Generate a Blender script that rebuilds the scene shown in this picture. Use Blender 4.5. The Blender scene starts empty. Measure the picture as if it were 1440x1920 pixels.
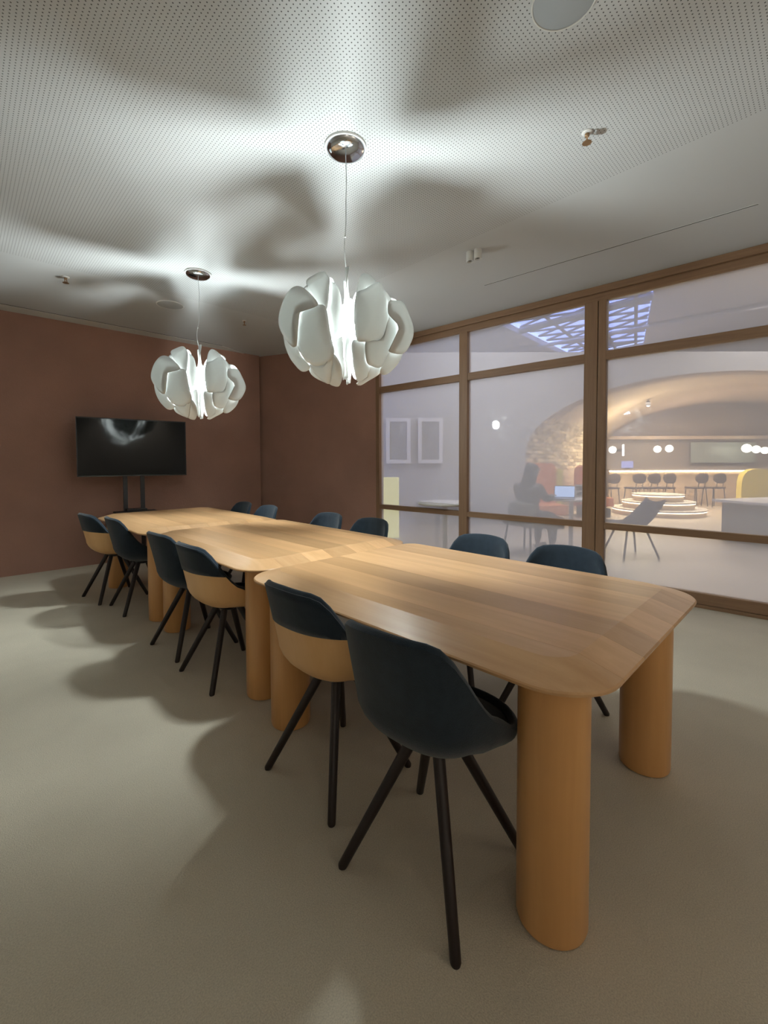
import bpy, bmesh, math, random
import numpy as np
from mathutils import Vector, Matrix
random.seed(7)
SC = bpy.context.scene
COL = SC.collection

# ------------------------------------------------------------------ camera
YAW, PITCH, ROLL, CAMH, FPX = 0.8387, 0.037, -0.0035, 1.2607, 822.53
CX, CY = 720.0, 898.57
fw = Vector((math.sin(YAW)*math.cos(PITCH), math.cos(YAW)*math.cos(PITCH), -math.sin(PITCH)))
rt = Vector((math.cos(YAW), -math.sin(YAW), 0))
up = rt.cross(fw)
rr = rt*math.cos(ROLL) + up*math.sin(ROLL)
uu = -rt*math.sin(ROLL) + up*math.cos(ROLL)
cd = bpy.data.cameras.new('camera'); cam = bpy.data.objects.new('camera', cd); COL.objects.link(cam)
cam.matrix_world = Matrix(((rr.x, uu.x, -fw.x, 0), (rr.y, uu.y, -fw.y, 0), (rr.z, uu.z, -fw.z, CAMH), (0, 0, 0, 1)))
cd.sensor_fit = 'VERTICAL'; cd.sensor_height = 36.0; cd.sensor_width = 27.0
cd.lens = FPX*36.0/1920.0
cd.shift_y = -(960-CY)/1920.0
cd.shift_x = (720-CX)/1920.0
cd.clip_start = 0.05
SC.camera = cam

# ------------------------------------------------------------------ world and exposure
SC.view_settings.view_transform = 'Standard'
SC.view_settings.look = 'None'
SC.view_settings.gamma = 1.0
SC.view_settings.use_curve_mapping = False
SC.view_settings.exposure = 0.0
W = bpy.data.worlds.new('dusk_sky'); SC.world = W; W.use_nodes = True
wb = W.node_tree.nodes['Background']
wb.inputs[0].default_value = (0.28, 0.38, 0.95, 1); wb.inputs[1].default_value = 4.2

LAMP_STRENGTH = 640.0
VAULT_W = 130.0
HALL_W = 70.0
FILL_W = 90.0

# ------------------------------------------------------------------ helpers
def at(px, d, z):
    """point seen in photo column px at distance d in front of the camera, at height z"""
    f = Vector((math.sin(YAW), math.cos(YAW), 0))
    p = f*d + rt*((px-CX)/FPX*d)
    return Vector((p.x, p.y, z))
LROT = -YAW      # lobby frame: local x = image right, local y = away from the camera

def tag(o, label=None, cat=None, group=None, kind=None):
    if label: o['label'] = label
    if cat: o['category'] = cat
    if group: o['group'] = group
    if kind: o['kind'] = kind
    return o
def empty(name, loc=(0, 0, 0), rz=0.0, parent=None):
    o = bpy.data.objects.new(name, None); COL.objects.link(o)
    o.empty_display_size = .1
    o.location = loc; o.rotation_euler = (0, 0, rz)
    if parent: o.parent = parent
    return o
def link(name, bm, m, parent=None, smooth=False, loc=None, rz=0.0):
    me = bpy.data.meshes.new(name)
    bmesh.ops.recalc_face_normals(bm, faces=bm.faces)
    bm.to_mesh(me); bm.free()
    if m: me.materials.append(m)
    if smooth:
        for p in me.polygons: p.use_smooth = True
    o = bpy.data.objects.new(name, me); COL.objects.link(o)
    if parent: o.parent = parent
    if loc is not None: o.location = loc
    o.rotation_euler = (0, 0, rz)
    return o
def smooth_angle(o, deg=35):
    bm = bmesh.new(); bm.from_mesh(o.data)
    for f in bm.faces: f.smooth = True
    for e in bm.edges:
        if len(e.link_faces) == 2 and e.calc_face_angle(0) > math.radians(deg): e.smooth = False
    bm.to_mesh(o.data); bm.free()
    return o
def box(bm, x0, x1, y0, y1, z0, z1, M=None):
    r = bmesh.ops.create_cube(bm, size=1)
    T = Matrix.Translation(((x0+x1)/2, (y0+y1)/2, (z0+z1)/2)) @ Matrix.Diagonal((abs(x1-x0), abs(y1-y0), abs(z1-z0), 1))
    if M is not None: T = M @ T
    bmesh.ops.transform(bm, matrix=T, verts=r['verts'])
    return r['verts']
def boxobj(name, b, m, parent=None, bev=0.0, loc=None, rz=0.0):
    bm = bmesh.new(); box(bm, *b)
    if bev: bmesh.ops.bevel(bm, geom=bm.edges[:], offset=bev, segments=2, affect='EDGES', profile=.6)
    return link(name, bm, m, parent, loc=loc, rz=rz)
def lathe(bm, prof, seg=32, M=None):
    rings = []
    for r, z in prof:
        if r < 1e-6: rings.append([bm.verts.new((0, 0, z))])
        else: rings.append([bm.verts.new((r*math.cos(2*math.pi*i/seg), r*math.sin(2*math.pi*i/seg), z)) for i in range(seg)])
    for a, b in zip(rings[:-1], rings[1:]):
        for i in range(seg):
            j = (i+1) % seg
            if len(a) == 1 and len(b) == 1: continue
            if len(a) == 1: bm.faces.new((a[0], b[j], b[i]))
            elif len(b) == 1: bm.faces.new((a[i], a[j], b[0]))
            else: bm.faces.new((a[i], a[j], b[j], b[i]))
    vs = [v for r in rings for v in r]
    if M is not None: bmesh.ops.transform(bm, matrix=M, verts=vs)
    return vs
def tube(bm, pts, radii, seg=12, cap=True):
    pts = [Vector(p) for p in pts]
    if not isinstance(radii, (list, tuple)): radii = [radii]*len(pts)
    rings = []; prev = None
    for i, p in enumerate(pts):
        t = (pts[min(i+1, len(pts)-1)]-pts[max(i-1, 0)]).normalized()
        a = prev if prev is not None else (Vector((1, 0, 0)) if abs(t.z) > .9 else Vector((0, 0, 1)))
        n = (a - t*a.dot(t)).normalized(); prev = n; b = t.cross(n)
        rings.append([bm.verts.new(p + (n*math.cos(2*math.pi*k/seg)+b*math.sin(2*math.pi*k/seg))*radii[i]) for k in range(seg)])
    for A, B in zip(rings[:-1], rings[1:]):
        for k in range(seg):
            j = (k+1) % seg; bm.faces.new((A[k], A[j], B[j], B[k]))
    if cap: bm.faces.new(rings[0][::-1]); bm.faces.new(rings[-1])
def prism(bm, poly, z0, z1):
    a = [bm.verts.new((x, y, z0)) for x, y in poly]; b = [bm.verts.new((x, y, z1)) for x, y in poly]
    bm.faces.new(a[::-1]); bm.faces.new(b)
    n = len(poly)
    for i in range(n): bm.faces.new((a[i], a[(i+1) % n], b[(i+1) % n], b[i]))
def wall_slab(name, p, q, z0, z1, th, m, parent=None):
    """vertical slab whose visible face runs p->q, thickness to the right of p->q"""
    p = Vector(p); q = Vector(q); d = (q-p).normalized(); n = Vector((d.y, -d.x))
    bm = bmesh.new(); prism(bm, [tuple(p), tuple(q), tuple(q+n*th), tuple(p+n*th)], z0, z1)
    return link(name, bm, m, parent)

# ------------------------------------------------------------------ materials
def mat(name, col=(.5, .5, .5), rough=.5, metal=0.0, spec=.5, emit=None, es=0.0, bump=0.0, bscale=50., var=0.0, vscale=4., sheen=0.0):
    m = bpy.data.materials.new(name); m.use_nodes = True
    nt = m.node_tree; b = nt.nodes['Principled BSDF']
    b.inputs['Base Color'].default_value = (*col, 1); b.inputs['Roughness'].default_value = rough
    b.inputs['Metallic'].default_value = metal; b.inputs['Specular IOR Level'].default_value = spec
    if sheen: b.inputs['Sheen Weight'].default_value = sheen
    if emit: b.inputs['Emission Color'].default_value = (*emit, 1); b.inputs['Emission Strength'].default_value = es
    tc = nt.nodes.new('ShaderNodeTexCoord')
    if var:
        n = nt.nodes.new('ShaderNodeTexNoise'); n.inputs['Scale'].default_value = vscale; n.inputs['Detail'].default_value = 5
        nt.links.new(tc.outputs['Object'], n.inputs['Vector'])
        mr = nt.nodes.new('ShaderNodeMapRange'); mr.inputs[1].default_value = .3; mr.inputs[2].default_value = .7
        mr.inputs[3].default_value = 1-var; mr.inputs[4].default_value = 1+var
        nt.links.new(n.outputs[0], mr.inputs[0])
        mx = nt.nodes.new('ShaderNodeVectorMath'); mx.operation = 'SCALE'; mx.inputs[0].default_value = col
        nt.links.new(mr.outputs[0], mx.inputs['Scale']); nt.links.new(mx.outputs[0], b.inputs['Base Color'])
    if bump:
        n2 = nt.nodes.new('ShaderNodeTexNoise'); n2.inputs['Scale'].default_value = bscale; n2.inputs['Detail'].default_value = 3
        nt.links.new(tc.outputs['Object'], n2.inputs['Vector'])
        bp = nt.nodes.new('ShaderNodeBump'); bp.inputs['Strength'].default_value = bump; bp.inputs['Distance'].default_value = .01
        nt.links.new(n2.outputs[0], bp.inputs['Height']); nt.links.new(bp.outputs[0], b.inputs['Normal'])
    return m
def wood(name, c1, c2, rough=.4, scale=(28, 1.2, 28), axis='Y', objcol=False, spec=.4, contrast=1.0):
    """streaky grain stretched along one axis"""
    m = bpy.data.materials.new(name); m.use_nodes = True
    nt = m.node_tree; b = nt.nodes['Principled BSDF']; b.inputs['Roughness'].default_value = rough
    b.inputs['Specular IOR Level'].default_value = spec
    tc = nt.nodes.new('ShaderNodeTexCoord'); mp = nt.nodes.new('ShaderNodeMapping')
    s = {'Y': (scale[0], scale[1], scale[2]), 'X': (scale[1], scale[0], scale[2]), 'Z': (scale[0], scale[2], scale[1])}[axis]
    mp.inputs['Scale'].default_value = s
    nt.links.new(tc.outputs['Object'], mp.inputs[0])
    oi = nt.nodes.new('ShaderNodeObjectInfo')
    ad = nt.nodes.new('ShaderNodeVectorMath'); ad.operation = 'ADD'
    sc = nt.nodes.new('ShaderNodeVectorMath'); sc.operation = 'SCALE'; sc.inputs[0].default_value = (37, 19, 53)
    nt.links.new(oi.outputs['Random'], sc.inputs['Scale'])
    nt.links.new(mp.outputs[0], ad.inputs[0]); nt.links.new(sc.outputs[0], ad.inputs[1])
    n = nt.nodes.new('ShaderNodeTexNoise'); n.inputs['Scale'].default_value = 1.0; n.inputs['Detail'].default_value = 6; n.inputs['Roughness'].default_value = .6
    n.inputs['Distortion'].default_value = .6
    nt.links.new(ad.outputs[0], n.inputs['Vector'])
    cr = nt.nodes.new('ShaderNodeValToRGB'); cr.color_ramp.elements[0].position = .5-.22/contrast; cr.color_ramp.elements[1].position = .5+.22/contrast
    cr.color_ramp.elements[0].color = (*c1, 1); cr.color_ramp.elements[1].color = (*c2, 1)
    nt.links.new(n.outputs[0], cr.inputs[0])
    out = cr.outputs[0]
    if objcol:
        mx = nt.nodes.new('ShaderNodeMix'); mx.data_type = 'RGBA'; mx.blend_type = 'MULTIPLY'; mx.inputs[0].default_value = 1
        nt.links.new(out, mx.inputs[6]); nt.links.new(oi.outputs['Color'], mx.inputs[7]); out = mx.outputs[2]
    nt.links.new(out, b.inputs['Base Color'])
    bp = nt.nodes.new('ShaderNodeBump'); bp.inputs['Strength'].default_value = .04; bp.inputs['Distance'].default_value = .004
    nt.links.new(n.outputs[0], bp.inputs['Height']); nt.links.new(bp.outputs[0], b.inputs['Normal'])
    return m

M_clay = mat('clay_plaster', (.33, .185, .135), .9, spec=.15, bump=.25, bscale=60, var=.10, vscale=1.7)
M_pale = mat('pale_plaster', (.80, .78, .74), .9)
M_base = mat('clay_baseboard', (.33, .18, .13), .6, spec=.3)
M_white = mat('white_paint', (.62, .62, .59), .7, spec=.3)
M_whitep = mat('white_plastic', (.7, .7, .68), .45)
M_chrome = mat('polished_chrome', (.62, .65, .70), .12, metal=1.0)
M_cable = mat('clear_cable', (.55, .57, .56), .3)
M_black = mat('black_metal', (.010, .008, .009), .45)
M_leg = mat('dark_bronze_metal', (.016, .009, .009), .42)
M_navy = mat('navy_wool', (.019, .030, .043), .95, spec=.1, bump=.25, bscale=400, var=.12, vscale=30, sheen=.25)
M_brass = mat('aged_brass', (.35, .22, .12), .4, metal=.8)
M_dark = mat('dark_gap', (.03, .03, .03), .9)
M_screen = mat('tv_screen_glass', (.004, .005, .006), .07, spec=.28)
M_bezel = mat('tv_bezel', (.008, .008, .009), .4)
M_frame = wood('oak_frame', (.21, .12, .066), (.28, .165, .092), .5, (40, 2, 40), 'Y')
M_framev = wood('oak_frame_upright', (.21, .12, .066), (.28, .165, .092), .5, (40, 2, 40), 'Z')
M_plank = wood('beech_plank', (.52, .295, .135), (.69, .43, .225), .36, (16, .9, 16), 'Y', objcol=True, contrast=.8)
M_tleg = wood('beech_column', (.60, .305, .105), (.74, .40, .155), .32, (11, 1.0, 11), 'Z', spec=.5)
M_ply = wood('beech_shell', (.80, .47, .20), (.86, .53, .25), .45, (14, 1.2, 14), 'Z')

def carpet():
    m = mat('beige_carpet', (.42, .38, .30), .98, spec=.05)
    nt = m.node_tree; b = nt.nodes['Principled BSDF']; tc = nt.nodes.new('ShaderNodeTexCoord')
    def noise(s, d):
        n = nt.nodes.new('ShaderNodeTexNoise'); n.inputs['Scale'].default_value = s; n.inputs['Detail'].default_value = d
        nt.links.new(tc.outputs['Object'], n.inputs['Vector']); return n
    n1 = noise(1.3, 5); n2 = noise(260, 4)
    r1 = nt.nodes.new('ShaderNodeMapRange'); r1.inputs[1].default_value = .35; r1.inputs[2].default_value = .65; r1.inputs[3].default_value = .93; r1.inputs[4].default_value = 1.07
    r2 = nt.nodes.new('ShaderNodeMapRange'); r2.inputs[1].default_value = .3; r2.inputs[2].default_value = .7; r2.inputs[3].default_value = .86; r2.inputs[4].default_value = 1.14
    nt.links.new(n1.outputs[0], r1.inputs[0]); nt.links.new(n2.outputs[0], r2.inputs[0])
    mu = nt.nodes.new('ShaderNodeMath'); mu.operation = 'MULTIPLY'; nt.links.new(r1.outputs[0], mu.inputs[0]); nt.links.new(r2.outputs[0], mu.inputs[1])
    sc = nt.nodes.new('ShaderNodeVectorMath'); sc.operation = 'SCALE'; sc.inputs[0].default_value = (.585, .53, .425)
    nt.links.new(mu.outputs[0], sc.inputs['Scale']); nt.links.new(sc.outputs[0], b.inputs['Base Color'])
    bp = nt.nodes.new('ShaderNodeBump'); bp.inputs['Strength'].default_value = .5; bp.inputs['Distance'].default_value = .006
    nt.links.new(n2.outputs[0], bp.inputs['Height']); nt.links.new(bp.outputs[0], b.inputs['Normal'])
    return m
M_carpet = carpet()

def perforated():
    """white ceiling board with a square grid of 7 mm holes inside a rectangular field"""
    m = mat('perforated_ceiling', (.53, .54, .54), .85, spec=.2)
    nt = m.node_tree; b = nt.nodes['Principled BSDF']; tc = nt.nodes.new('ShaderNodeTexCoord')
    mp = nt.nodes.new('ShaderNodeMapping'); mp.inputs['Rotation'].default_value = (0, 0, .068)
    nt.links.new(tc.outputs['Object'], mp.inputs[0])
    sp = nt.nodes.new('ShaderNodeSeparateXYZ'); nt.links.new(mp.outputs[0], sp.inputs[0])
    def mth(op, a, bb=None, c=None):
        n = nt.nodes.new('ShaderNodeMath'); n.operation = op
        for i, v in enumerate((a, bb, c)):
            if v is None: continue
            if isinstance(v, (int, float)): n.inputs[i].default_value = v
            else: nt.links.new(v, n.inputs[i])
        return n.outputs[0]
    P = 0.0180
    def frac(o):
        d = mth('DIVIDE', o, P); f = mth('FRACT', d); s = mth('SUBTRACT', f, .5); return mth('MULTIPLY', s, s)
    dist = mth('SQRT', mth('ADD', frac(sp.outputs[0]), frac(sp.outputs[1])))
    hole = mth('LESS_THAN', dist, .16)
    inx = mth('MULTIPLY', mth('GREATER_THAN', sp.outputs[0], -1.0), mth('LESS_THAN', sp.outputs[0], 2.86))
    iny = mth('MULTIPLY', mth('GREATER_THAN', sp.outputs[1], -.6), mth('LESS_THAN', sp.outputs[1], 4.72))
    k = mth('MULTIPLY', hole, mth('MULTIPLY', inx, iny))
    mx = nt.nodes.new('ShaderNodeMix'); mx.data_type = 'RGBA'
    nt.links.new(k, mx.inputs[0]); mx.inputs[6].default_value = (.53, .54, .54, 1); mx.inputs[7].default_value = (.10, .10, .10, 1)
    nt.links.new(mx.outputs[2], b.inputs['Base Color'])
    return m
M_ceil = perforated()

def petal_mat():
    m = bpy.data.materials.new('translucent_petal'); m.use_nodes = True; nt = m.node_tree
    nt.nodes.remove(nt.nodes['Principled BSDF']); out = nt.nodes['Material Output']
    d = nt.nodes.new('ShaderNodeBsdfDiffuse'); d.inputs[0].default_value = (.66, .67, .66, 1)
    t = nt.nodes.new('ShaderNodeBsdfTranslucent'); t.inputs[0].default_value = (.66, .68, .66, 1)
    g = nt.nodes.new('ShaderNodeBsdfGlossy'); g.inputs['Roughness'].default_value = .4; g.inputs[0].default_value = (.8, .8, .8, 1)
    a = nt.nodes.new('ShaderNodeMixShader'); a.inputs[0].default_value = .13
    b = nt.nodes.new('ShaderNodeMixShader'); b.inputs[0].default_value = .04
    nt.links.new(d.outputs[0], a.inputs[1]); nt.links.new(t.outputs[0], a.inputs[2])
    nt.links.new(a.outputs[0], b.inputs[1]); nt.links.new(g.outputs[0], b.inputs[2]); nt.links.new(b.outputs[0], out.inputs[0])
    return m
M_petal = petal_mat()
M_bulb = mat('lit_bulb', (1, 1, 1), .5, emit=(.90, 1.0, 1.0), es=LAMP_STRENGTH)

def filmed_glass(name, film=.37, col=(.72, .73, .79), ior=1.35):
    """glass with a milky film: part clear, part scattering, with a mirror-like surface"""
    m = bpy.data.materials.new(name); m.use_nodes = True; nt = m.node_tree
    nt.nodes.remove(nt.nodes['Principled BSDF']); out = nt.nodes['Material Output']
    tr = nt.nodes.new('ShaderNodeBsdfTransparent'); tr.inputs[0].default_value = (.97, .97, .97, 1)
    d = nt.nodes.new('ShaderNodeBsdfDiffuse'); d.inputs[0].default_value = (*col, 1)
    t = nt.nodes.new('ShaderNodeBsdfTranslucent'); t.inputs[0].default_value = (*col, 1)
    g = nt.nodes.new('ShaderNodeBsdfGlossy'); g.inputs['Roughness'].default_value = .015
    a = nt.nodes.new('ShaderNodeMixShader'); a.inputs[0].default_value = .5
    b = nt.nodes.new('ShaderNodeMixShader'); b.inputs[0].default_value = film
    c = nt.nodes.new('ShaderNodeMixShader')
    fr = nt.nodes.new('ShaderNodeFresnel'); gm = nt.nodes.new('ShaderNodeNewGeometry'); mi = nt.nodes.new('ShaderNodeMix'); mi.inputs[2].default_value = ior; mi.inputs[3].default_value = 1/ior
    nt.links.new(gm.outputs['Backfacing'], mi.inputs[0]); nt.links.new(mi.outputs[0], fr.inputs[0])
    nt.links.new(fr.outputs[0], c.inputs[0])
    nt.links.new(d.outputs[0], a.inputs[1]); nt.links.new(t.outputs[0], a.inputs[2])
    nt.links.new(tr.outputs[0], b.inputs[1]); nt.links.new(a.outputs[0], b.inputs[2])
    nt.links.new(b.outputs[0], c.inputs[1]); nt.links.new(g.outputs[0], c.inputs[2]); nt.links.new(c.outputs[0], out.inputs[0])
    return m
M_glass = filmed_glass('filmed_glass')

# ------------------------------------------------------------------ room shell
H = 2.969
GX = 4.613            # front plane of the glazed wall
BC = (3.927, 6.304)   # far corner
BL = (-1.9, 6.304+.0760*(3.927+1.9))
SE = (4.613, 4.30)    # where the clay return wall meets the glazing
room = [(-1.9, -1.8), (GX+.12, -1.8), (GX+.12, 4.30), (4.70, 4.36), (4.02, 6.42), (-1.9, BL[1]+.12)]
bm = bmesh.new(); prism(bm, room, -.12, 0); floor = tag(link('floor', bm, M_carpet), kind='structure')
bm = bmesh.new(); prism(bm, room, H, H+.15); ceil = tag(link('ceiling', bm, M_ceil), kind='structure')
tag(wall_slab('wall_back', BC, BL, 0, H, -.12, M_clay), kind='structure')
# wall_slab thickness goes right of p->q ; back wall thickness outwards (+y)
tag(wall_slab('wall_right', SE, BC, 0, H, .12, M_clay), kind='structure')
tag(wall_slab('wall_left', (-1.9, -1.8), (-1.9, BL[1]), 0, H, -.12, M_pale), kind='structure')
tag(wall_slab('wall_front', (-1.9, -1.8), (GX+.1, -1.8), 0, H, .12, M_pale), kind='structure')
# baseboard along the back wall
d = (Vector(BL)-Vector(BC)).normalized(); n = Vector((d.y, -d.x))
n = n if n.y < 0 else -n
p0 = Vector(BC)+n*.002; p1 = Vector(BL)+n*.002
bm = bmesh.new(); prism(bm, [tuple(p0), tuple(p1), tuple(p1+n*.014), tuple(p0+n*.014)], 0, .085)
tag(link('baseboard_back', bm, M_base), kind='structure')
# shadow gap in the ceiling in front of the back wall
g0 = Vector((3.22, 6.03)); g1 = Vector((-1.9, 6.03+.062*(3.22+1.9)))
bm = bmesh.new(); prism(bm, [tuple(g0), tuple(g1), (g1.x, g1.y+.012), (g0.x, g0.y+.012)], H-.0015, H+.01)
tag(link('trim_1', bm, M_dark), kind='structure')
# band between gap and wall hangs a few mm lower
bm = bmesh.new(); prism(bm, [(g0.x, g0.y+.012), (g1.x, g1.y+.012), BL, BC], H-.006, H+.01)
tag(link('trim_2', bm, M_white), kind='structure')

# ------------------------------------------------------------------ glazed wall
def frame_piece(name, y0, y1, z0, z1, x0, x1, m, parent, bev=.004):
    return boxobj(name, (x0, x1, y0, y1, z0, z1), m, parent, bev)
F0, F1 = GX, GX+.09
trims = [  # name, y0,y1,z0,z1,x0,x1
    ('trim_3', -1.8, 4.31, 2.905, H, F0-.01, F1),          # top plate under the ceiling
    ('trim_4', -1.8, 4.31, 2.832, 2.9045, F0+.022, F1),     # stepped head below
    ('trim_5', -1.8, 4.31, 0, .028, F0-.012, F1+.02),       # sill strip on the floor
]
for nme, *b in trims: tag(frame_piece(nme, *b, M_frame, None), kind='structure')
posts = [('trim_6', 4.235, 4.31), ('trim_7', 2.80, 2.912), ('trim_8', 1.34, 1.463), ('trim_9', 1.262, 1.334), ('trim_10', -.62, -.50), ('trim_11', -1.79, -1.70)]
for nme, a, b in posts: tag(frame_piece(nme, a, b, .0285, 2.8315, F0+(.004 if nme == 'trim_9' else 0), F1, M_framev, None), kind='structure')
bays = [('window_1', 2.912, 4.235), ('window_2', 1.463, 2.80), ('window_3', -.50, 1.262), ('window_4', -1.70, -.62)]
for nme, a, b in bays:
    w = tag(empty(nme, (0, (a+b)/2, 0)), kind='structure'); cy = (a+b)/2
    X0, X1 = F0+.006, F1-.01
    def rail(z0, z1, m=M_frame): return boxobj('rail', (X0, X1, a-cy, b-cy, z0, z1), m, w, .004)
    rail(.0295, .115 if nme != 'window_3' else .125); rail(.605, .668); rail(2.252, 2.337)
    for z0, z1 in ((.115, .606), (.667, 2.253), (2.336, 2.833)):
        boxobj('pane', (GX+.046, GX+.054, a-cy, b-cy, z0-.001, z1+.001), M_glass, w)

# ------------------------------------------------------------------ tables
TW, TL, TZ = 1.2123, 1.6463-.004, .750
def rrect(hw, hl, r, n=10):
    pts = []
    for cx, cy, a0 in ((hw-r, hl-r, 0), (-hw+r, hl-r, 90), (-hw+r, -hl+r, 180), (hw-r, -hl+r, 270)):
        for i in range(n+1):
            a = math.radians(a0+90*i/n); pts.append((cx+r*math.cos(a), cy+r*math.sin(a)))
    return pts
def table_top_bm():
    bm = bmesh.new(); hw, hl = TW/2, TL/2; R = .17
    loops = []
    for ins, z in ((.112, TZ), (.004, TZ-.031), (0, TZ-.035), (.001, TZ-.042), (.05, TZ-.058)):
        pts = rrect(hw-ins, hl-ins, max(R-ins*.75, .05)); loops.append([bm.verts.new((x, y, z)) for x, y in pts])
    bm.faces.new(loops[0])
    for A, B in zip(loops[:-1], loops[1:]):
        for i in range(len(A)):
            j = (i+1) % len(A); bm.faces.new((A[i], B[i], B[j], A[j]))
    bm.faces.new(loops[-1][::-1])
    return bm
def table(th, mid, lab, tints):
    t = tag(empty('meeting_table', (mid[0], mid[1], 0), th), lab, 'table', 'row of three wooden meeting tables')
    edges = [-TW/2-.01, -.41, -.235, -.08, .10, .27, .43, TW/2+.01]
    for i in range(7):
        bm = table_top_bm()
        for x, s in ((edges[i]+.0004, 1), (edges[i+1]-.0004, -1)):
            g = bm.verts[:]+bm.edges[:]+bm.faces[:]
            r = bmesh.ops.bisect_plane(bm, geom=g, plane_co=(x, 0, 0), plane_no=(-s, 0, 0), clear_outer=True)
            ed = [e for e in bm.edges if e.is_boundary]
            if ed: bmesh.ops.holes_fill(bm, edges=ed, sides=0)
        o = link('plank', bm, M_plank, t); k = 1+(tints[i]-1)*1.7; o.color = (k, k*.985, k*.96, 1)
    for sx in (-1, 1):
        for sy in (-1, 1):
            r = .094; zt = TZ-.0585
            bm = bmesh.new(); lathe(bm, [(0, 0), (r-.012, 0), (r-.003, .004), (r, .014), (r, zt-.004), (r-.004, zt), (0, zt)], 56)
            l = link('leg', bm, M_tleg, t, loc=(sx*(TW/2-.167), sy*(TL/2-.167), 0), rz=random.random()*6); smooth_angle(l, 40)
    return t
def tmid(th, XL, N):
    n = Vector((math.cos(th), math.sin(th))); d = Vector((-math.sin(th), math.cos(th)))
    return n*(XL+TW/2) + d*(N+1.6463/2)
T3, T2, T1 = -.0586, -.0613, -.0650
table(T3, tmid(T3, .9865, .3418), 'nearest of the three pale wooden tables, with two thick round legs fully visible', [.97, 1.03, .92, 1.05, 1.0, .9, .96])
table(T2, tmid(T2, 1.0258, .3418+1.6463), 'middle wooden table of the row, between the nearest table and the one by the television', [1.0, .93, 1.04, .9, 1.02, 1.1, .93])
table(T1, tmid(T1, 1.0060, .3418+2*1.6463), 'farthest wooden table of the row, its end next to the television stand', [.95, 1.0, .9, .97, .88, 1.0, .93])

# ------------------------------------------------------------------ chairs
def shell_pts(ph, v, inner=0.0):
    """bucket shell; ph = 0 at the back, +-pi at the front; v 0 bottom centre .. 1 rim"""
    a = abs(ph)
    def sm(x, a0, a1):
        t = min(max((x-a0)/(a1-a0), 0), 1); return t*t*(3-2*t)
    Hr = .805 - .015*(a/.6)**2*(1 if a < .6 else 0) - (.015 if a >= .6 else 0)
    Hr = .805 - .014*min(a/.62, 1)**2 - .215*sm(a, .55, 1.35) - .115*sm(a, 1.15, 2.15)
    c, s = -math.cos(ph), math.sin(ph)
    e = 2.5
    rb = 1/((abs(c)/(.215 if c < 0 else .235))**e + (abs(s)/.238)**e)**(1/e)
    rr_ = 1/((abs(c)/(.275 if c < 0 else .242))**e + (abs(s)/.242)**e)**(1/e)
    z0 = .405; hb = min(.15, (Hr-z0)*.75)
    if v < .5:
        t = v/.5*math.pi/2; r = rb*math.sin(t)**.9; z = z0+hb*(1-math.cos(t))**.95
    else:
        t = (v-.5)/.5; r = rb+(rr_-rb)*t; z = z0+hb+(Hr-z0-hb)*t
    if inner:
        r = max(r-inner*min(1, v/.35), 0); z = max(z, .455+.012*(v < .5)*math.cos(min(v/.5, 1)*math.pi/2))
        if v >= .999: z += .004
    return Vector((r*c, r*s, z))
def bucket(v0, v1, inner, nphi=48, nv=16):
    bm = bmesh.new(); rows = []
    for j in range(nv+1):
        v = v0+(v1-v0)*j/nv
        if v < 1e-6: rows.append([bm.verts.new(shell_pts(0, 0, inner))]); continue
        rows.append([bm.verts.new(shell_pts(-math.pi+2*math.pi*i/nphi, v, inner)) for i in range(nphi)])
    for A, B in zip(rows[:-1], rows[1:]):
        for i in range(nphi):
            j = (i+1) % nphi
            if len(A) == 1: bm.faces.new((A[0], B[i], B[j]))
            else: bm.faces.new((A[i], B[i], B[j], A[j]))
    return bm, rows
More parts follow.
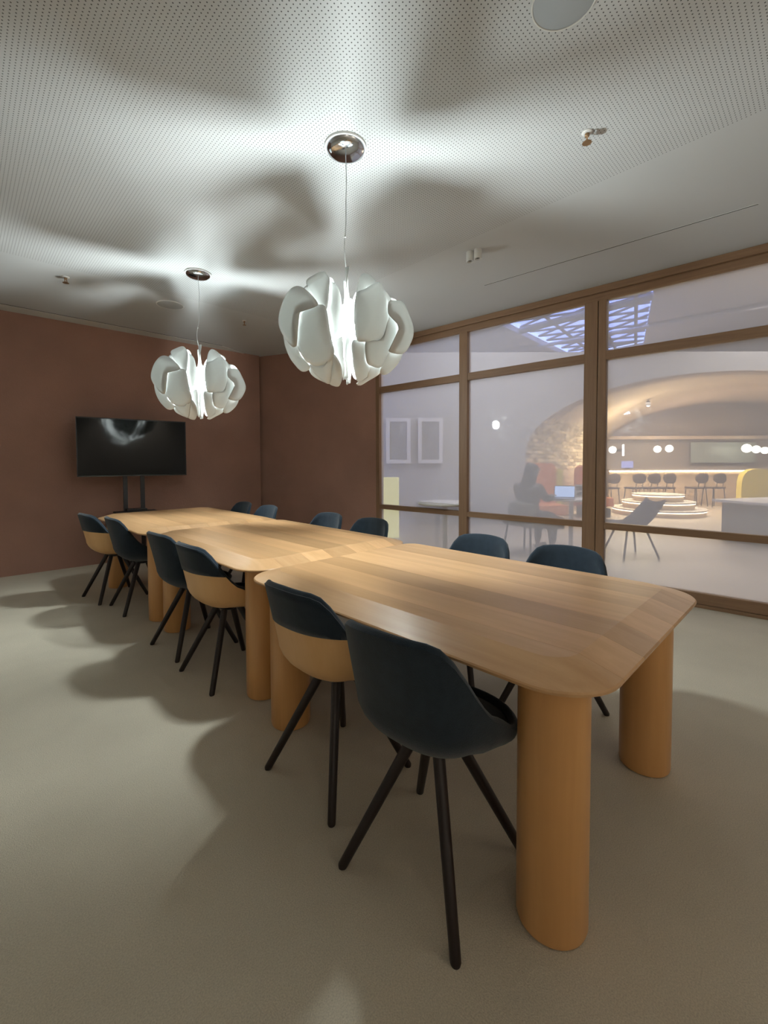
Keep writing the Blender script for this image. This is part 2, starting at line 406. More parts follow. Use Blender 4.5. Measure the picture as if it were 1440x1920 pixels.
def make_chair(kind):
    t = empty('shell_chair')
    if kind == 'navy':
        bm, ro = bucket(0, 1, 0); 
        o = link('shell', bm, M_navy, t, True)
    else:
        bm, ro = bucket(0, 1, 0)
        bmesh.ops.bisect_plane(bm, geom=bm.verts[:]+bm.edges[:]+bm.faces[:], plane_co=(-.25, 0, .655), plane_no=(.12, 0, 1), clear_outer=True)
        o = link('shell', bm, M_ply, t, True); o['label'] = 'pale wooden outer shell'
        bm, ro = bucket(0, 1, 0)
        for v in bm.verts: v.co += Vector((v.co.x, v.co.y, 0)).normalized()*.004
        bmesh.ops.bisect_plane(bm, geom=bm.verts[:]+bm.edges[:]+bm.faces[:], plane_co=(-.25, 0, .652), plane_no=(.12, 0, 1), clear_inner=True)
        bmesh.ops.delete(bm, geom=[f for f in bm.faces if f.calc_center_median().z < .5], context='FACES')
        c = link('back_cover', bm, M_navy, t, True); c['label'] = 'navy fabric upper back'
        md = c.modifiers.new('s', 'SOLIDIFY'); md.thickness = .006; md.offset = -1
    # inner pad, joined to the rim by a rolled edge
    bm, ri = bucket(0, 1, .026)
    pad_rim = ri[-1]
    roll = []
    n = len(pad_rim)
    outer = [shell_pts(-math.pi+2*math.pi*i/n, 1, 0) for i in range(n)]
    prev = pad_rim
    for k in range(1, 5):
        f = k/4; ring = []
        for i in range(n):
            a = pad_rim[i].co; b = outer[i]
            p = a.lerp(b, f); p.z += .011*math.sin(math.pi*f); ring.append(bm.verts.new(p))
        for i in range(n):
            j = (i+1) % n; bm.faces.new((prev[i], ring[i], ring[j], prev[j]))
        prev = ring
    link('seat_pad', bm, M_navy, t, True)
    # swivel hub and splayed legs
    bm = bmesh.new(); lathe(bm, [(0, .385), (.04, .385), (.055, .395), (.055, .406), (0, .406)], 24); link('hub', bm, M_leg, t)
    for sx in (-1, 1):
        for sy in (-1, 1):
            bm = bmesh.new()
            a = Vector((sx*.050, sy*.050, .395)); b = Vector((sx*.205, sy*.205, .004))
            tube(bm, [a, a.lerp(b, .5), b, b-Vector((0, 0, .004))], [.0185, .0168, .0145, .0125], 14)
            l = link('leg', bm, M_leg, t); smooth_angle(l, 50)
    return t
protos = {}
def place_chair(kind, x, y, rz, label, group):
    if kind not in protos:
        protos[kind] = make_chair(kind); o = protos[kind]
    else:
        src = protos[kind]; o = src.copy(); COL.objects.link(o)
        for ch in src.children:
            c = ch.copy(); COL.objects.link(c); c.parent = o
    o.location = (x, y, 0); o.rotation_euler = (0, 0, rz)
    tag(o, label, 'chair', group)
GL, GR = 'shell chairs on the left side of the tables', 'shell chairs on the window side of the tables'
# local +x is the front of the chair
place_chair('navy', 1.105, .785, .02, 'all-navy shell chair in the foreground, beside the nearest thick table leg', GL)
place_chair('wood', 1.190, 1.330, -.03, 'wooden-backed shell chair with navy top, directly behind the foreground navy chair', GL)
place_chair('wood', 1.325, 2.465, -.03, 'wooden-backed chair with navy top, left side, at the near end of the middle table', GL)
place_chair('navy', 1.365, 3.020, .0, 'all-navy shell chair at the far end of the middle table on the left', GL)
place_chair('navy', 1.440, 4.180, -.05, 'all-navy shell chair at the near end of the farthest table on the left', GL)
place_chair('wood', 1.375, 4.70, .06, 'farthest wooden-backed chair on the left, at the end of the row near the television', GL)
PI = math.pi
place_chair('navy', 2.13, .815, PI, 'navy chair on the window side of the nearest table, the one nearest the camera', GR)
place_chair('navy', 2.17, 1.345, PI-.02, 'navy chair on the window side of the nearest table, its back below the narrow post', GR)
place_chair('navy', 2.33, 2.42, PI-.02, 'navy chair opposite at the near end of the middle table, below the left glass bay', GR)
place_chair('navy', 2.36, 2.98, PI-.02, 'navy chair opposite at the far end of the middle table, against the clay wall', GR)
place_chair('navy', 2.41, 4.02, PI-.05, 'navy chair opposite, near end of the farthest table, second smallest in view', GR)
place_chair('navy', 2.46, 4.60, PI-.05, 'navy chair opposite at the far end of the farthest table, smallest in view', GR)

# ------------------------------------------------------------------ pendant lamps
RX, RZ = .345, .305
def petal_bm(pts_uv, r0, curl, rear=False, seed=0):
    """rounded petal: outline given in lamp view coordinates (u across, v up, unit = lamp radius), bent round the lamp"""
    rnd = random.Random(seed)
    # smooth closed outline by Catmull-Rom
    cc = sum((Vector(p) for p in pts_uv), Vector((0, 0)))/len(pts_uv); pts_uv = [tuple(cc+(Vector(p)-cc)*1.055) for p in pts_uv]
    n = len(pts_uv); out = []
    for i in range(n):
        p0, p1, p2, p3 = [Vector(pts_uv[(i+k-1) % n]) for k in range(4)]
        for s in range(5):
            t = s/5
            out.append(.5*((2*p1)+(-p0+p2)*t+(2*p0-5*p1+4*p2-p3)*t*t+(-p0+3*p1-3*p2+p3)*t**3))
    c = sum(out, Vector((0, 0)))/len(out)
    def lift(p, f):
        u, v = p
        # bulge the petal onto an ellipsoid of radius r0, curling in towards its rim
        k = r0*r0-(u*u+v*v*.85)
        y = math.sqrt(max(k, 0.02))
        y += curl*(1-f*f)
        return y
    bm = bmesh.new(); NR = 6
    cen = bm.verts.new((c.x, -lift(c, 0), c.y)); prev = None
    for j in range(1, NR+1):
        f = j/NR; ring = [bm.verts.new((c.x+(p.x-c.x)*f, -lift((c.x+(p.x-c.x)*f, c.y+(p.y-c.y)*f), f), c.y+(p.y-c.y)*f)) for p in out]
        m = len(ring)
        for i in range(m):
            k = (i+1) % m
            if prev is None: bm.faces.new((cen, ring[i], ring[k]))
            else: bm.faces.new((prev[i], ring[i], ring[k], prev[k]))
        prev = ring
    if rear:
        for v in bm.verts: v.co = Vector((-v.co.x*.97, -v.co.y, v.co.z*.95+.01))
    return bm
def zz(lst): return [((x-725)/560., (672-y)/520.) for x, y in lst]
FRONT = [  # outline (photo crop units), sphere radius, bulge
    (zz([(385, 285), (450, 225), (530, 195), (575, 260), (585, 310), (578, 450), (560, 530), (500, 520), (440, 400)]), .86, .06),
    (zz([(345, 370), (400, 310), (440, 400), (490, 500), (400, 470)]), .78, .03),
    (zz([(160, 600), (200, 460), (280, 365), (380, 380), (495, 505), (440, 540), (365, 560), (345, 680), (325, 815), (270, 805), (190, 700)]), 1.06, .06),
    (zz([(360, 570), (420, 520), (500, 520), (560, 545), (590, 720), (618, 880), (560, 950), (480, 972), (400, 935), (340, 830), (335, 720)]), 1.0, .09),
    (zz([(192, 715), (250, 780), (330, 820), (350, 900), (415, 975), (400, 1020), (330, 1030), (250, 950), (200, 830)]), .99, .04),
    (zz([(425, 985), (480, 972), (560, 950), (612, 890), (600, 1010), (575, 1130), (490, 1075)]), .98, .05),
    (zz([(415, 1020), (430, 1010), (500, 1085), (570, 1128), (520, 1120), (440, 1075)]), .96, .02),
    (zz([(575, 1120), (600, 1000), (620, 895), (670, 970), (682, 1060), (660, 1145), (620, 1155)]), .96, .05),
    (zz([(630, 800), (690, 760), (690, 900), (700, 1000), (690, 1110), (676, 1000), (625, 880)]), .80, .02),
    (zz([(820, 450), (800, 440), (835, 260), (880, 195), (950, 230), (1000, 310), (960, 330), (880, 390)]), .86, .06),
    (zz([(995, 300), (1060, 350), (1105, 430), (1090, 470), (1050, 475), (1030, 400)]), .86, .05),
    (zz([(800, 450), (880, 380), (985, 315), (1030, 400), (1050, 520), (1040, 650), (1000, 745), (950, 775), (870, 775), (800, 740)]), 1.0, .12),
    (zz([(875, 790), (950, 780), (1010, 730), (1045, 620), (1060, 575), (1110, 600), (1142, 700), (1100, 800), (1050, 880), (1000, 975), (930, 970), (885, 930)]), .99, .06),
    (zz([(1060, 480), (1110, 462), (1180, 465), (1230, 540), (1288, 680), (1250, 790), (1190, 860), (1110, 865), (1060, 840), (1130, 770), (1140, 680), (1100, 590), (1055, 570)]), 1.07, .04),
    (zz([(1010, 975), (1060, 862), (1120, 868), (1195, 862), (1160, 960), (1070, 1045), (1005, 1040)]), .98, .04),
    (zz([(775, 790), (870, 790), (880, 920), (905, 1000), (885, 1070), (820, 1110), (790, 1040), (770, 900)]), .94, .07),
    (zz([(900, 985), (1000, 990), (990, 1050), (900, 1110), (840, 1150), (810, 1130), (880, 1080)]), .93, .04),
]
def make_lamp(name, x, y, zc, face, sc, label, sw, elev):
    t = tag(empty(name, (x, y, 0)), label, 'pendant lamp', 'white petal pendant lamps')
    # canopy
    bm = bmesh.new(); lathe(bm, [(0, H-.012), (.112, H-.012), (.112, H-.0), (0, H)], 48)
    smooth_angle(link('ceiling_plate', bm, M_whitep, t), 40)
    bm = bmesh.new(); lathe(bm, [(0, H-.048), (.03, H-.047), (.075, H-.040), (.100, H-.026), (.104, H-.013), (0, H-.0125)], 48)
    smooth_angle(link('canopy', bm, M_chrome, t), 50)
    # cable with a slight wave
    top = zc+.125
    bm = bmesh.new(); pts = []
    for i in range(25):
        f = i/24; z = H-.047+(top-H+.047)*f
        pts.append((sw*(.011*math.sin(f*7.3)+.004*math.sin(f*17)) * math.sin(math.pi*f), sw*.006*math.sin(f*5)*math.sin(math.pi*f), z))
    tube(bm, pts, .0024, 8); bmesh.ops.create_uvsphere(bm, u_segments=10, v_segments=8, radius=.006, matrix=Matrix.Translation((pts[13][0], pts[13][1], pts[13][2]))); link('cable', bm, M_cable, t, True)
    # bulb and its holder
    bm = bmesh.new(); lathe(bm, [(0, -.092), (.030, -.084), (.052, -.052), (.061, -.005), (.050, .036), (.025, .055), (0, .056)], 20)
    b = link('bulb', bm, M_bulb, t, True, loc=(0, 0, zc-.01))
    bm = bmesh.new(); lathe(bm, [(0, .056), (.014, .057), (.016, .11), (.006, .13), (0, .13)], 16); link('socket', bm, M_whitep, t, True, loc=(0, 0, zc))
    # petals: the photographed half, and its half-turn twin at the back; two slender pairs stand in the slits
    ce, se = math.cos(elev), math.sin(elev)
    def add(bm, rz, tilt=True):
        if tilt:
            for v in bm.verts: v.co = Vector((v.co.x, v.co.y, (v.co.z+v.co.y*se)/ce))
        for v in bm.verts: v.co = Vector((v.co.x*RX*sc, v.co.y*RX*sc, v.co.z*RZ*sc))
        o = link('petal', bm, M_petal, t, True, loc=(0, 0, zc), rz=rz)
        md = o.modifiers.new('thick', 'SOLIDIFY'); md.thickness = .004; md.offset = 0
    for k, (pts, r0, curl) in enumerate(FRONT):
        for rear in (False, True): add(petal_bm(pts, r0, curl*.8, rear), face)
    # slender upright petals, edge-on to the viewer
    def fin(prof, rz, bend):
        bm = bmesh.new(); L = []
        for v, y0, y1 in prof:
            L.append([bm.verts.new((bend*math.sin(v*3+j)*.5+.02*math.sin(j*2.2+v*5), -(y0+(y1-y0)*j/4), v)) for j in range(5)])
        for A, B in zip(L[:-1], L[1:]):
            for j in range(4): bm.faces.new((A[j], A[j+1], B[j+1], B[j]))
        add(bm, rz, False)
    up_ = [(.22+.76*i/10, .10-.06*i/10, .10+.62*math.sin(math.pi*(.12+.83*(1-i/10)))*(1-.25*i/10)) for i in range(11)]
    dn = [(-.93+.75*i/10, .10, .12+.66*math.sin(math.pi*(.1+.8*i/10))) for i in range(11)]
    for rz in (0, math.pi): fin(up_, face+rz+.05, .05); fin(dn, face+rz-.04, .06)
    # dimpled inner petals flanking the slit
    fl = zz([(595, 290), (640, 330), (668, 400), (685, 560), (660, 690), (620, 765), (590, 700), (560, 560), (585, 440)])
    fr_ = zz([(770, 690), (785, 760), (770, 860), (712, 945), (690, 830), (725, 740)])
    fs = zz([(760, 430), (790, 520), (780, 650), (760, 600), (740, 500)])
    for rear in (False, True):
        add(petal_bm(fl, .74, .08, rear), face); add(petal_bm(fr_, .66, .05, rear), face); add(petal_bm(fs, .60, .03, rear), face)
    return t
make_lamp('pendant_lamp', 1.675, 1.775, 1.995, math.atan2(-1.775, -1.675)+math.pi/2, 1.0, 'larger white petal lamp hanging over the nearest table, in front of the glazing', 1, .29)
make_lamp('pendant_lamp', 1.865, 3.91, 1.985, math.atan2(-3.91, -1.865)+math.pi/2, 1.09, 'smaller-looking white petal lamp over the far tables, in front of the clay wall', 1.6, .17)

# ------------------------------------------------------------------ ceiling fittings
def ceil_speaker(x, y, r, label, flush):
    bm = bmesh.new()
    lathe(bm, [(0, H-.006), (r*.93, H-.006), (r, H-.003), (r, H), (0, H)], 64)
    t = link('ceiling_speaker', bm, mat('speaker_grille_grey' if not flush else 'speaker_grille_white', (.33, .35, .36) if not flush else (.42, .43, .43), .8), None, loc=(x, y, 0))
    smooth_angle(t, 30); tag(t, label, 'speaker', None)
    bm = bmesh.new(); lathe(bm, [(r*.94, H-.0065), (r*.955, H-.0085), (r*1.0, H-.0075), (r*1.01, H), (r*.94, H)], 64); smooth_angle(link('rim', bm, M_whitep if flush else M_white, t), 40)
ceil_speaker(1.70, .625, .117, 'large round grey ceiling speaker cut off by the top edge of the picture', False)
ceil_speaker(2.025, 4.90, .135, 'small-looking flush round speaker in the ceiling behind the farther petal lamp', True)
def sprinkler(x, y, rz, label, s=1.0):
    t = tag(empty('sprinkler', (x, y, H), rz), label, 'sprinkler', 'ceiling sprinklers')
    bm = bmesh.new(); lathe(bm, [(0, 0), (.022*s, 0), (.020*s, -.006), (.012*s, -.008), (0, -.008)], 24); link('escutcheon', bm, M_whitep, t, True)
    bm = bmesh.new(); lathe(bm, [(0, -.009), (.009*s, -.009), (.009*s, -.022), (.005*s, -.024), (0, -.024)], 12); link('body', bm, M_brass, t, True)
    bm = bmesh.new()
    for sg in (-1, 1): tube(bm, [(sg*.008*s, 0, -.02), (sg*.016*s, 0, -.034), (sg*.004*s, 0, -.052)], .0028*s, 8)
    lathe(bm, [(0, -.051), (.017*s, -.051), (.019*s, -.055), (0, -.055)], 16); link('deflector', bm, M_brass, t)
sprinkler(2.445, .775, .4, 'brass sprinkler on the ceiling right of the nearer lamp canopy', 1.25)
sprinkler(1.09, 4.88, .9, 'sprinkler on the ceiling at left, above the television side', 1.4)
sprinkler(2.84, 4.79, .9, 'sprinkler on the ceiling between the farther lamp and the clay corner', 1.15)
# small detector seen beside the near sprinkler
# twin spotlight
t = tag(empty('twin_spotlight', (3.17, 1.865, H)), 'pair of small white cylindrical ceiling spotlights near the glazing', 'spotlight')
for sy in (-.036, .036):
    bm = bmesh.new(); lathe(bm, [(0, 0), (.030, 0), (.030, -.075), (.024, -.077), (.022, -.060), (0, -.058)], 28)
    c = link('spot_cylinder', bm, M_whitep, t, loc=(0, sy, 0)); smooth_angle(c, 40)
    bm = bmesh.new(); lathe(bm, [(0, -.0585), (.0215, -.0605), (.021, -.064), (0, -.062)], 20); link('lens', bm, M_dark, c)
# slot diffuser in the ceiling
t = boxobj('slot_diffuser', (-.006, .006, -1.005, 1.005, H-.0022, H+.004), M_dark, None, loc=(3.860, 1.142, 0), rz=.0145)
tag(t, 'long thin dark air slot in the ceiling running parallel to the glazing', 'air vent')
for s in (-1, 1): boxobj('slot_edge', (s*.0065-.0015*(1-s)/2*1, s*.0065+.0015*(1+s)/2, -1.006, 1.006, H-.0032, H-.0001), M_white, t)

# ------------------------------------------------------------------ television on its stand
a = Vector((1.41, 6.075)); b = Vector((2.585, 5.86)); ang = math.atan2(b.y-a.y, b.x-a.x); mid = (a+b)/2; L = (b-a).length
tv = tag(empty('television', (mid.x, mid.y, 1.11), ang), 'black flat television on a stand before the clay wall, reflecting a lamp', 'television')
boxobj('back_panel', (-L/2+.02, L/2-.02, .006, .040, .01, .69), M_bezel, tv, .004)
boxobj('screen', (-L/2+.008, L/2-.008, -.0045, .0055, .012, .692), M_screen, tv)
bm = bmesh.new()
for x0, x1, z0, z1 in ((-L/2, L/2, 0, .012), (-L/2, L/2, .692, .704), (-L/2, -L/2+.009, .012, .692), (L/2-.009, L/2, .012, .692)): box(bm, x0, x1, -.008, .010, z0, z1)
link('bezel', bm, M_bezel, tv)
st = tag(empty('television_stand', (mid.x, mid.y, 0), ang), 'black two-post floor stand with shelf, carrying the television', 'stand')
for x in (-.105, .085):
    boxobj('post', (x-.024, x+.024, .045, .075, .03, 1.35), M_black, st, .003)
boxobj('shelf', (-.24, .22, -.12, .08, .655, .675), M_black, st, .003)
boxobj('mount_bracket', (-.2, .2, .0415, .0445, 1.28, 1.52), M_black, st)
for x in (-.22, .20): boxobj('foot', (x-.03, x+.03, -.26, .14, 0, .03), M_black, st, .003)
boxobj('foot_bar', (-.22, .20, .04, .08, .0, .04), M_black, st, .003)
t = boxobj('media_box', (-.11, .11, -.10, .05, .0, .030), M_bezel, None, .004, loc=(mid.x, mid.y, .6755), rz=ang)
tag(t, 'small flat black box lying on the shelf of the television stand', 'media player')

# ================================================================== the hall beyond the glass
M_hfloor = mat('hall_floor', (.50, .44, .36), .5, var=.08, vscale=.8)
M_hwall = mat('hall_plaster', (.50, .50, .50), .9, var=.05, vscale=.7)
M_hceil = mat('hall_ceiling', (.55, .55, .55), .9)
M_vault = mat('vault_plaster', (.53, .43, .34), .9, var=.10, vscale=1.5)
M_barwall = mat('bar_back_wall', (.33, .29, .26), .8, var=.1, vscale=1.2)
M_barfront = mat('bar_front', (.60, .47, .33), .7, var=.12, vscale=3)
M_orange = mat('orange_upholstery', (.75, .25, .09), .9)
M_yellow = mat('yellow_upholstery', (.75, .62, .12), .9)
M_led = mat('led_strip', (1, 1, 1), .5, emit=(1.0, .78, .50), es=24)
M_led2 = mat('led_nosing', (1, 1, 1), .5, emit=(1.0, .86, .62), es=7)
M_globe = mat('lit_globe', (1, 1, 1), .5, emit=(1.0, .97, .74), es=9)
M_lapscreen = mat('laptop_screen', (.1, .1, .1), .3, emit=(.45, .62, 1.0), es=1.4)
M_steel = mat('grey_painted_steel', (.16, .17, .2), .5)
M_charcoal = mat('dark_upholstery', (.06, .06, .065), .9)  # even dark tone for chair shell, card print and shoes
M_stool = mat('brown_leather', (.05, .03, .022), .7)
M_light = mat('pale_stone', (.68, .66, .62), .5)

hall = [(GX+.13, -9), (22, -9), (22, 15), (3.0, 15), (3.0, BL[1]+.4), (4.04, 6.44), (4.72, 4.36), (GX+.13, 4.32)]
bm = bmesh.new(); prism(bm, hall, -.12, -.002); tag(link('floor_hall', bm, M_hfloor), kind='structure')
HZ = 4.6
# hall ceiling with a skylight opening: ring polygons round the hole
sk = [Vector((9.3, 5.1)), Vector((15.0, 5.04)), Vector((14.64, 3.0)), Vector((8.85, 1.6))]
outer = [Vector((GX+.13, 15)), Vector((22, 15)), Vector((22, -9)), Vector((GX+.13, -9))]
bm = bmesh.new()
for i in range(4):
    j = (i+1) % 4
    prism(bm, [tuple(outer[i]), tuple(outer[j]), tuple(sk[j]), tuple(sk[i])], HZ, HZ+.14)
tag(link('ceiling_hall', bm, M_hceil), kind='structure')
tag(boxobj('wall_hall_far', (22, 22.15, -9, 15, 0, HZ), M_hwall), kind='structure')
tag(boxobj('wall_hall_left', (3.0, 22.1, 15, 15.15, 0, HZ), M_hwall), kind='structure')
tag(boxobj('wall_hall_right', (GX+.13, 22.1, -9.15, -9, 0, HZ), M_hwall), kind='structure')
tag(boxobj('wall_hall_above', (GX-.02, GX+.12, -9, 15, H+.151, HZ), M_hwall), kind='structure')
tag(boxobj('wall_hall_near', (GX-.02, GX+.12, -9, -1.93, 0, H+.15), M_hwall), kind='structure')
# skylight glazing with its lattice
t = tag(empty('window_5', (12.7, 3.5, HZ)), kind='structure')
bm = bmesh.new(); prism(bm, [(p.x-12.7, p.y-3.5) for p in sk], .26, .27); link('pane', bm, filmed_glass('skylight_glass', .05, ior=1.2), t)
def skp(f, g):
    p = (sk[0].lerp(sk[1], f)).lerp(sk[3].lerp(sk[2], f), g); return (p.x-12.7, p.y-3.5)
for k in range(11):
    for sg in (-1, 1):
        g0, g1 = k/10, min(max(k/10+sg*.1, 0), 1)
        bm = bmesh.new(); tube(bm, [(*skp(k/10, 0), .2), (*skp(min(max(k/10+sg*.22, 0), 1), 1), .2)], .03, 6); link('lattice_bar', bm, M_steel, t)
for g in (.28, .62, .9):
    bm = bmesh.new(); tube(bm, [(*skp(0, g), .12), (*skp(1, g), .12)], .04, 8); link('purlin', bm, M_steel, t)
bm = bmesh.new(); tube(bm, [(*skp(.3, 0), .1), (*skp(.3, 1), .1)], .09, 8); link('girder', bm, M_steel, t)
bm = bmesh.new(); tube(bm, [(12.19-12.7, 7.24-3.5, -.07), (12.3-12.7, -1.2-3.5, -.07)], .05, 8); o = link('pipe', bm, M_hceil, None); o.location = (12.7, 3.5, HZ); tag(o, 'long straight pipe crossing under the hall skylight', 'pipe')

# arch wall, an opening leading under a vault
AW = empty('wall_arch'); tag(AW, kind='structure')
def L2(lat, d): f = Vector((math.sin(YAW), math.cos(YAW), 0)); p = f*d+rt*lat; return Vector((p.x, p.y))
D1, D2 = 9.0, 13.5
c1, a1, s1, h1 = 7.45, 4.55, 1.46, 1.66
c2, a2, s2, h2 = 11.0, 4.25, 1.60, 1.48
ZT = 3.5
def arch(c, a, s, h, n=28): return [(c-a, 0.0)]+[(c-a*math.cos(math.pi*i/n), s+h*math.sin(math.pi*i/n)) for i in range(n+1)]+[(c+a, 0.0)]
A1, A2 = arch(c1, a1, s1, h1), arch(c2, a2, s2, h2)
def face_wall(A, D, lo, hi, zt, th, m, name, parent):
    bm = bmesh.new()
    def V(l, z, d): p = L2(l, d); return bm.verts.new((p.x, p.y, z))
    for d in (D, D+th):
        lo0, lot = V(lo, 0, d), V(lo, zt, d); prev = None
        arc = [V(l, z, d) for l, z in A]; topv = [V(l, zt, d) for l, z in A]
        bm.faces.new((lo0, arc[0], arc[1], topv[1], topv[0], lot)) if False else None
        bm.faces.new((lo0, arc[0], topv[0], lot))
        for i in range(len(A)-1):
            if abs(A[i][0]-A[i+1][0]) < 1e-5: continue
            bm.faces.new((arc[i], arc[i+1], topv[i+1], topv[i]))
        h0, ht = V(hi, 0, d), V(hi, zt, d); bm.faces.new((arc[-1], h0, ht, topv[-1]))
    a = V(lo, zt, D); b = V(hi, zt, D); c = V(hi, zt, D+th); e = V(lo, zt, D+th); bm.faces.new((a, b, c, e))
    a = V(lo, 0, D); b = V(lo, zt, D); c = V(lo, zt, D+th); e = V(lo, 0, D+th); bm.faces.new((a, b, c, e))
    bmesh.ops.remove_doubles(bm, verts=bm.verts[:], dist=1e-4)
    return link(name, bm, m, parent)
face_wall(A1, D1, -5.5, 12.6, ZT, .02, M_hwall, 'arch_face', AW)
bm = bmesh.new(); prev = None
for t_ in range(9):
    f = t_/8
    row = []
    for (l1, z1), (l2, z2) in zip(A1, A2):
        p = L2(l1+(l2-l1)*f, D1+(D2-D1)*f); row.append(bm.verts.new((p.x, p.y, z1+(z2-z1)*f)))
    if prev:
        for i in range(len(row)-1): bm.faces.new((prev[i], prev[i+1], row[i+1], row[i]))
    prev = row
v = link('vault', bm, M_vault, AW, True); md = v.modifiers.new('t', 'SOLIDIFY'); md.thickness = .02; md.offset = 0
# bricks along the left foot of the vault
M_brick = mat('pale_brick', (.50, .42, .30), .85, var=.25, vscale=9)
_nt = M_brick.node_tree; _oi = _nt.nodes.new('ShaderNodeObjectInfo'); _cr = _nt.nodes.new('ShaderNodeValToRGB')
_cr.color_ramp.elements[0].color = (.30, .23, .15, 1); _cr.color_ramp.elements[1].color = (.72, .62, .46, 1)
_nt.links.new(_oi.outputs['Random'], _cr.inputs[0]); _nt.links.new(_cr.outputs[0], _nt.nodes['Principled BSDF'].inputs['Base Color'])
def vault_pt(f, i_f, inset=0.0):
    # i_f metres up the left side (vertical part only up to the springing), f along the vault
    l = (c1-a1)+((c2-a2)-(c1-a1))*f + inset; d = D1+(D2-D1)*f; return l, d
bw, bh = .30, .085
slope = math.atan2((c2-a2)-(c1-a1), D2-D1); Ltot = math.hypot((c2-a2)-(c1-a1), D2-D1)
bme = bpy.data.meshes.new('brick'); bm = bmesh.new(); box(bm, -.14, .14, 0, .03, 0, .075); bmesh.ops.bevel(bm, geom=bm.edges[:], offset=.006, segments=1, affect='EDGES'); bm.to_mesh(bme); bm.free(); bme.materials.append(M_brick)
dirw = Vector((L2(c2-a2, D2)-L2(c1-a1, D1))).normalized(); nrm = Vector((dirw.y, -dirw.x))
if nrm.dot(rt.to_2d()) < 0: nrm = -nrm
def vault_xyz(f, z):
    c_, a_, s_, h_ = c1+(c2-c1)*f, a1+(a2-a1)*f, s1+(s2-s1)*f, h1+(h2-h1)*f
    k = math.sqrt(max(1-(max(z-s_, 0)/h_)**2, .01)); p = L2(c_-a_*k, D1+(D2-D1)*f); return Vector((p.x, p.y, z))
z = 1.10
for row in range(14):
    for k in range(15):
        f = (.16+k*bw+(row % 2)*bw/2)/Ltot
        if f > .93: continue
        p = vault_xyz(f, z); tx = (vault_xyz(f+.02, z)-p).normalized(); tz = (vault_xyz(f, z+.05)-p).normalized()
        ny = tz.cross(tx).normalized(); tz = tx.cross(ny)
        ref = L2(c1+(c2-c1)*f, D1+(D2-D1)*f); pr = .024+.010*random.random()
        q = p+ny*(pr-.03) if ny.dot(Vector((ref.x, ref.y, 1.2))-p) > 0 else p-ny*pr
        o = bpy.data.objects.new('brick', bme); COL.objects.link(o); o.parent = AW
        o.matrix_world = Matrix(((tx.x, ny.x, tz.x, q.x), (tx.y, ny.y, tz.y, q.y), (tx.z, ny.z, tz.z, q.z), (0, 0, 0, 1)))
    z += bh*max(tz.z, .5)

# back wall behind the bar
BW = tag(empty('wall_bar'), kind='structure')
p, q = L2(4.5, D2+.3), L2(17.5, D2+.3)
wall_slab('back_plane', p, q, 0, 3.4, -.1, M_barwall, BW)
bm = bmesh.new(); p, q = L2(6.9, D2-.02), L2(15.2, D2-.02); f = Vector((math.sin(YAW), math.cos(YAW)))
prism(bm, [tuple(p), tuple(q), tuple(q+f*.28), tuple(p+f*.28)], 1.96, 2.06); link('ledge', bm, M_vault, BW)
# bar counter with lit underside
bc = tag(empty('bar_counter', (*L2(10.6, 13.1), 0), LROT), 'long pale bar counter with a glowing strip under its top, beyond the glass at right', 'bar counter')
boxobj('front_panel', (-3.9, 3.4, -.05, .05, 0, .97), M_barfront, bc)
boxobj('worktop', (-4.0, 3.5, -.28, .14, 1.015, 1.06), M_barwall, bc, .005)
boxobj('light_strip', (-3.9, 3.4, -.085, -.052, .975, 1.012), M_led, bc)
# stools
def stool(px, d, label):
    t = tag(empty('bar_stool', at(px, d, 0), LROT+.1), label, 'bar stool', 'oval-backed stools at the bar')
    bm = bmesh.new(); bmesh.ops.create_uvsphere(bm, u_segments=20, v_segments=10, radius=1)
    for v in bm.verts:
        v.co = Vector((math.copysign(abs(v.co.x)**.8, v.co.x)*.205, v.co.y*.03-.04*(1-min(1, v.co.x**2)), v.co.z*.145+.80))
    link('backrest', bm, M_stool, t, True)
    boxobj('seat', (-.2, .2, .0, .38, .50, .55), M_stool, t, .015)
    for sx in (-.18, .18):
        for sy in (.03, .36):
            bm = bmesh.new(); tube(bm, [(sx*.9, sy, .50), (sx*1.15, sy+(.03 if sy > .2 else -.03), 0)], .012, 8); link('leg', bm, M_black, t)
    bm = bmesh.new(); tube(bm, [(-.1, 0.0, .54), (-.09, -.03, .72)], .010, 6); tube(bm, [(.1, 0.0, .54), (.09, -.03, .72)], .010, 6); link('back_bar', bm, M_black, t)
for px, lb in ((1151, 'oval-backed stool at the bar, nearest the wide timber post, partly hidden'), (1199, 'oval-backed bar stool, first of the group of three from the left'), (1227, 'oval-backed bar stool, middle of the group of three'),
               (1256, 'oval-backed bar stool, last of the group of three, beside a gap'), (1316, 'oval-backed bar stool right of the gap, under the globe pair side'), (1350, 'oval-backed bar stool farthest right, nearest the yellow armchair')):
    stool(px, 12.3, lb)
# globe lamps
for px, y, r, lb in ((1148, 845, .10, 'glowing globe lamp against the wide timber post'), (1232, 844, .10, 'left globe of the lit pair above the bar'), (1254, 843, .105, 'right globe of the lit pair above the bar'),
                 (1399, 843, .125, 'left and largest of the three glowing globes at far right'), (1417, 845, .11, 'middle of the three glowing globes at far right'), (1433, 847, .10, 'right one of the three glowing globes at far right')):
    d_ = 12.5 if px < 1200 else 13.0; z = CAMH-(y-868.1)*d_/FPX
    bm = bmesh.new(); bmesh.ops.create_uvsphere(bm, u_segments=20, v_segments=12, radius=r)
    t = link('globe_lamp', bm, M_globe, None, True, loc=at(px, d_, z)); tag(t, lb, 'globe lamp', 'glowing globes above the bar')
    bm = bmesh.new(); tube(bm, [(0, 0, r*.96), (0, 0, 2.55-z)], .008, 6); link('rod', bm, M_steel, t)
